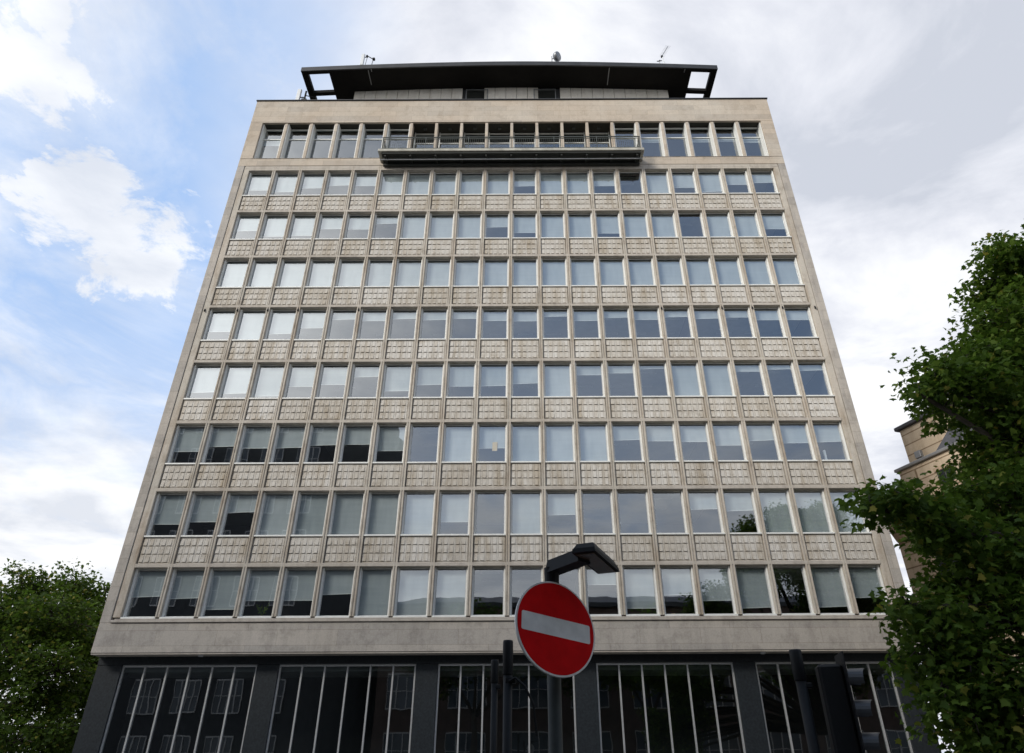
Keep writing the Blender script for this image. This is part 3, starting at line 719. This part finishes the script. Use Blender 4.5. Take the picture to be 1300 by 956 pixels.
# ------------------------------------------------------------------ trees
LEAF=[(0,0),(.16,.10),(.36,.02),(.34,.22),(.52,.38),(.30,.45),(.20,.62),(.14,.60),(0,.98),(-.14,.60),(-.20,.62),(-.30,.45),(-.52,.38),(-.34,.22),(-.36,.02),(-.16,.10)]
LEAF=np.array(LEAF)
def make_tree(name,label,group,base,lobes,nclus,perc,leaf,seed,trunk_r,fork,csize=.42):
    rng=np.random.default_rng(seed); r=random.Random(seed)
    t=empty(name,base); tag(t,label,'tree',group); bv=np.array(base)
    vol=np.array([l[1][0]*l[1][1]*l[1][2] for l in lobes])**.72; vol/=vol.sum()
    m=MB(); top=Vector((0,0,fork))
    m.tube([(0,0,-.1),(0,0,.4),(.05,0,fork*.6),top],[trunk_r*1.35,trunk_r,trunk_r*.85,trunk_r*.75],'bark',12)
    cents=[]
    for (c,rad),v in zip(lobes,vol):
        c=np.array(c)-bv; rad=np.array(rad); n=max(4,int(nclus*v))
        mid=Vector(c)*.5+top*.5+Vector((r.uniform(-.4,.4),r.uniform(-.4,.4),.5))
        m.tube([top-Vector((0,0,.3)),mid,Vector(c)],[trunk_r*.5,trunk_r*.3,trunk_r*.16],'bark',8)
        for _ in range(n):
            d=rng.normal(size=3); d/=np.linalg.norm(d); rr=rng.uniform(.25,1)**.45
            wob=1+.18*math.sin(d[0]*5+seed)+.14*math.sin(d[2]*7+d[1]*4+seed*2)
            p=c+d*rad*rr*wob; cents.append(p)
            if r.random()<.85:
                q=Vector(c+(p-c)*.5)+Vector((0,0,.15)); m.tube([Vector(c+(p-c)*.08),q,Vector(p)],[trunk_r*.09,trunk_r*.06,.012],'bark',5,cap=False)
    tr=smooth(m.build('trunk',t))
    C=np.array(cents); n=len(C)*perc
    idx=np.repeat(np.arange(len(C)),perc)
    sz=rng.uniform(.7,1.35,len(C))[idx]*csize
    off=np.clip(rng.normal(size=(n,3)),-1.45,1.45)*np.array([1,1,.62])*sz[:,None]
    pos=C[idx]+off
    # drooping, loosely up facing leaves
    th_=rng.uniform(0,2*PI,n)
    outd=np.stack([np.cos(th_),np.sin(th_),rng.uniform(-1.1,.15,n)],1)+.4*off/np.maximum(np.linalg.norm(off,axis=1,keepdims=True),1e-3)
    outd/=np.linalg.norm(outd,axis=1,keepdims=True)
    nrm=rng.normal(size=(n,3))*.55+np.array([0,0,1.0]); nrm-=outd*(nrm*outd).sum(1,keepdims=True); nrm/=np.linalg.norm(nrm,axis=1,keepdims=True)
    side=np.cross(outd,nrm); L=leaf*rng.uniform(.6,1.25,n)
    lp=LEAF; K=len(lp)
    cur=(-.18*(np.abs(lp[:,0])*1.6)**1.5-.12*lp[:,1]**2)
    V=pos[:,None,:]+L[:,None,None]*(lp[None,:,0:1]*side[:,None,:]+lp[None,:,1:2]*outd[:,None,:]+cur[None,:,None]*nrm[:,None,:])
    V=V.reshape(-1,3)
    me=bpy.data.meshes.new('crown'); me.vertices.add(len(V)); me.vertices.foreach_set('co',V.astype(np.float32).ravel())
    me.loops.add(n*K); me.loops.foreach_set('vertex_index',np.arange(n*K,dtype=np.int32))
    me.polygons.add(n); me.polygons.foreach_set('loop_start',np.arange(0,n*K,K,dtype=np.int32)); me.polygons.foreach_set('loop_total',np.full(n,K,dtype=np.int32))
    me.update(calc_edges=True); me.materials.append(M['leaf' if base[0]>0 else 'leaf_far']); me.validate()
    link('crown',me,t); return t
def L(px,py,Y,rx,ry=None,rz=None):
    p=at(px,py,Y); return (tuple(p),(rx,ry or rx,rz or rx))
right=[L(1275,350,15.5,.75,1.0,1.0),L(1330,370,15,1.5,1.6,1.5),L(1275,420,15,.75,1.2,.9),L(1300,470,15.5,1.3,1.6,1.1),L(1220,500,14.5,.85,1.1,.62),L(1190,480,14.5,.55,.7,.38),L(1222,462,14.8,.6,.9,.5),L(1172,505,14.3,.25,.4,.2),
 L(1300,575,15,1.05,1.6,1.0),L(1272,530,15,.7,1.2,.6),
 L(1275,640,15,1.1,1.6,.8),L(1130,640,13.2,.55,.8,.42),L(1165,665,13.5,.5,.7,.35),L(1108,645,13.0,.2,.3,.15),L(1200,680,14,.6,.9,.45),L(1225,640,14.5,.5,.7,.4),
 L(1260,720,14.5,1.1,1.5,.7),L(1215,745,14.2,.55,.9,.5),L(1280,800,14,1.1,1.5,.6),L(1185,790,13.5,.5,.8,.35),L(1150,770,13.2,.3,.5,.28),L(1180,840,13.5,.45,.8,.3),L(1235,850,13.8,.8,1.2,.45),L(1300,880,13.5,1.0,1.3,.4),L(1205,885,13.3,.45,.7,.25),L(1235,915,13.6,.6,.9,.35),L(1290,935,13.6,.9,1.2,.45),
 ((18.5,16,8),(2.6,3,3)),((17.0,18.5,11),(2.5,2.5,2.5)),((18,13,6.5),(2.6,2.6,2.0)),((17.5,15.5,13.5),(2.2,2.2,1.6))]
make_tree('plane_tree','large leafy plane tree overhanging the right edge before the buff stone building','street trees',(17.0,15.6,0),right,1850,54,.165,5,.30,3.2,.26)
lt=[L(28,742,35,.95,1.5,1.0),L(0,780,34,1.5,1.8,1.2),L(70,790,34,1.7,2.2,1.4),L(20,830,33,1.8,2.0,1.2),L(75,850,33,1.6,2.0,1.1),L(35,790,35,1.6,2,1.2),((-28,36,7.5),(2.5,2.5,2.5)),L(30,890,33,1.8,2,.8),L(45,745,35.5,.6,1,.7),L(10,940,32,2.0,2.5,.9),L(75,930,33,1.6,2,.7)]
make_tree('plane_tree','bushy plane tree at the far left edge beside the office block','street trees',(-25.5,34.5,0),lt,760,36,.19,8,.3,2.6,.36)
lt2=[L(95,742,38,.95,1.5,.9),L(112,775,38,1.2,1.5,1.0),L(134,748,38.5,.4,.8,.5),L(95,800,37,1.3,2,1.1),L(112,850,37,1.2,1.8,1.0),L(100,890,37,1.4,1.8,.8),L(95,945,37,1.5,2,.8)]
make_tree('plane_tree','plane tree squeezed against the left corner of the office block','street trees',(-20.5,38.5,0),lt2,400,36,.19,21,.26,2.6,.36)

make_tree('plane_tree','plane tree behind the viewpoint, shading the street sign','street trees',(-3.5,-4.5,0),[((-3.5,-4.5,10.5),(4.2,3.6,2.8)),((-6.5,-6,9),(3,3,2.2)),((0.5,-5,9.5),(3,2.8,2.2)),((4.5,-5.5,9.0),(3,3,2.2))],420,20,.34,33,.3,5,.5)
make_tree('plane_tree','plane tree on the far pavement behind the viewpoint','street trees',(11,-7,0),[((11,-7,9.5),(3.6,3.4,3)),((14,-8,8.5),(3,3,2.2)),((8.5,-7,8.5),(2.5,2.5,2))],260,20,.34,44,.3,5,.5)
# ------------------------------------------------------------------ sky
w=bpy.data.worlds.new('World'); scene.world=w; w.use_nodes=True; nt=w.node_tree; nt.nodes.clear()
wo=nt.nodes.new('ShaderNodeOutputWorld')
SUN_EL,SUN_AZ=math.radians(29),math.radians(225)      # azimuth from north (+Y) clockwise: behind the camera, to its left
sky=N(nt,'ShaderNodeTexSky',sky_type='NISHITA'); sky.sun_disc=False; sky.sun_elevation=SUN_EL; sky.sun_rotation=SUN_AZ; sky.air_density=1.0; sky.dust_density=1.0; sky.ozone_density=1.0
STR=.11
tc=N(nt,'ShaderNodeTexCoord').outputs['Generated']
nrmv=N(nt,'ShaderNodeVectorMath',{0:tc},operation='NORMALIZE').outputs[0]
sep=N(nt,'ShaderNodeSeparateXYZ',{0:nrmv})
zz=math_(nt,'MAXIMUM',math_(nt,'ADD',sep.outputs[2],.12),.05)
cp=N(nt,'ShaderNodeCombineXYZ',{0:math_(nt,'DIVIDE',sep.outputs[0],zz),1:math_(nt,'DIVIDE',sep.outputs[1],zz),2:0.0}).outputs[0]
wisp=noise(nt,scaled(nt,cp,(1.0,.8,1)),2.2,9,.62,.6)
puff=noise(nt,cp,5.0,11,.66,.3)
soft=noise(nt,cp,1.3,6,.5,.2)
def dirof(px,py):
    th=.5522; a=(px-667.8)/867; b=(433.5-py)/867
    return Vector((a,math.cos(th)-b*math.sin(th),math.sin(th)+b*math.cos(th))).normalized()
def lobe(d,deg,edge):
    d=N(nt,'ShaderNodeVectorMath',{0:nrmv,1:tuple(d)},operation='DISTANCE').outputs['Value']
    d=math_(nt,'ADD',d,math_(nt,'MULTIPLY',math_(nt,'SUBTRACT',puff,.5),edge))
    r=2*math.sin(math.radians(deg)/2)
    return d,r
def soft_lobe(d,deg,width,edge=.0):
    dd,r=lobe(d,deg,edge)
    mr=N(nt,'ShaderNodeMapRange',{'Value':dd,'From Min':r*(1-width),'From Max':r*(1+width),'To Min':1.,'To Max':0.},interpolation_type='SMOOTHSTEP')
    return mr.outputs[0]
# cover: veil of thin cloud, heavier to the right and overhead
east=N(nt,'ShaderNodeMapRange',{'Value':math_(nt,'ADD',sep.outputs[0],math_(nt,'MULTIPLY',math_(nt,'SUBTRACT',soft,.5),.7)),'From Min':-.50,'From Max':-.16,'To Min':0.,'To Max':1.},interpolation_type='SMOOTHSTEP').outputs[0]
low=N(nt,'ShaderNodeMapRange',{'Value':math_(nt,'ADD',sep.outputs[2],math_(nt,'MULTIPLY',math_(nt,'SUBTRACT',wisp,.5),.5)),'From Min':.22,'From Max':.52,'To Min':1.,'To Max':0.},interpolation_type='SMOOTHSTEP').outputs[0]
front=N(nt,'ShaderNodeMapRange',{'Value':sep.outputs[1],'From Min':-.1,'From Max':.15,'To Min':0.,'To Max':1.},interpolation_type='SMOOTHSTEP').outputs[0]
veil=math_(nt,'MULTIPLY',ramp(nt,wisp,[(.36,(.0,.0,.0)),(.70,(.9,.9,.9))]),math_(nt,'ADD',math_(nt,'MULTIPLY',front,.72),.28))
def mx(a,b): return math_(nt,'MAXIMUM',a,b)
cover=mx(mx(math_(nt,'MULTIPLY',east,front),low),veil)
for px,py,deg,wd in ((95,255,3.4,.4),(150,300,3.0,.4),(55,232,2.2,.4),(215,312,2.4,.6),(40,95,3.1,.5),(70,10,2.0,.6)):
    cover=mx(cover,math_(nt,'MULTIPLY',soft_lobe(dirof(px,py),deg,wd,.30),.93))
# behind the camera (seen only in the windows and as light): bright bank to the left, broken blue to the right
bl=soft_lobe(Vector((-.50,-.70,.50)),26,.5,.3)
cover=mx(cover,bl)
cover=mx(cover,math_(nt,'MULTIPLY',soft_lobe(Vector((.12,-.86,.34)),15,.6,.3),.42))
cover=mx(cover,math_(nt,'MULTIPLY',soft_lobe(Vector((.2,-.62,.72)),9,.6,.3),.3))
cover=math_(nt,'MINIMUM',cover,1.0)
shade=ramp(nt,noise(nt,scaled(nt,cp,(1,1.2,1)),1.7,8,.58,.45),[(.39,(5.1,5.4,6.1)),(.49,(6.6,6.8,7.4)),(.60,(8.5,8.6,8.8))])
bright=ramp(nt,noise(nt,cp,2.6,8,.55,.2),[(.38,(6.3,6.6,7.2)),(.56,(8.5,8.6,8.8))])
ccol=mix(nt,math_(nt,'MULTIPLY',east,front),bright,shade)
mathf=math_(nt,'ADD',math_(nt,'MULTIPLY',front,.42),.33)
clear=mix(nt,mathf,sky.outputs[0],(3.5,5.5,9.1))
glow=soft_lobe(Vector((-.56,-.68,.50)),17,.8,.2)
ccol=mix(nt,glow,ccol,(22.,21.6,21.))
col=mix(nt,cover,clear,ccol)
ground=N(nt,'ShaderNodeMapRange',{'Value':sep.outputs[2],'From Min':-.03,'From Max':.0,'To Min':0.,'To Max':1.}).outputs[0]
bg=N(nt,'ShaderNodeBackground',{'Color':col,'Strength':STR}); nt.links.new(bg.outputs[0],wo.inputs[0])
sd=bpy.data.lights.new('sun','SUN'); sd.energy=2.4; sd.angle=math.radians(17); sd.color=(1.0,.95,.87)
so=bpy.data.objects.new('sun',sd); COL.objects.link(so)
sv=Vector((math.sin(SUN_AZ)*math.cos(SUN_EL),math.cos(SUN_AZ)*math.cos(SUN_EL),math.sin(SUN_EL)))
so.rotation_euler=sv.to_track_quat('Z','Y').to_euler(); so.location=(0,-30,60)

# ------------------------------------------------------------------ camera
th,roll,yaw=.5522,-.0052,.0008
fwd=Vector((math.sin(yaw)*math.cos(th),math.cos(yaw)*math.cos(th),math.sin(th))); rt_=Vector((math.cos(yaw),-math.sin(yaw),0)); upv=rt_.cross(fwd)
r2=math.cos(roll)*rt_+math.sin(roll)*upv; u2=-math.sin(roll)*rt_+math.cos(roll)*upv
cd=bpy.data.cameras.new('camera'); cam=bpy.data.objects.new('camera',cd); COL.objects.link(cam)
mat=Matrix((r2,u2,-fwd)).transposed().to_4x4(); mat.translation=Vector((CAMX,0,CAMZ)); cam.matrix_world=mat
cd.sensor_width=36; cd.sensor_fit='HORIZONTAL'; cd.lens=867/1300*36; cd.shift_x=-17.8/1300; cd.shift_y=-44.5/1300; cd.clip_end=2000; cd.clip_start=.05
scene.camera=cam
vs=scene.view_settings; vs.view_transform='Standard'; vs.look='None'; vs.exposure=.18; vs.gamma=1; vs.use_curve_mapping=False
scene.cycles.max_bounces=8; scene.cycles.transparent_max_bounces=12
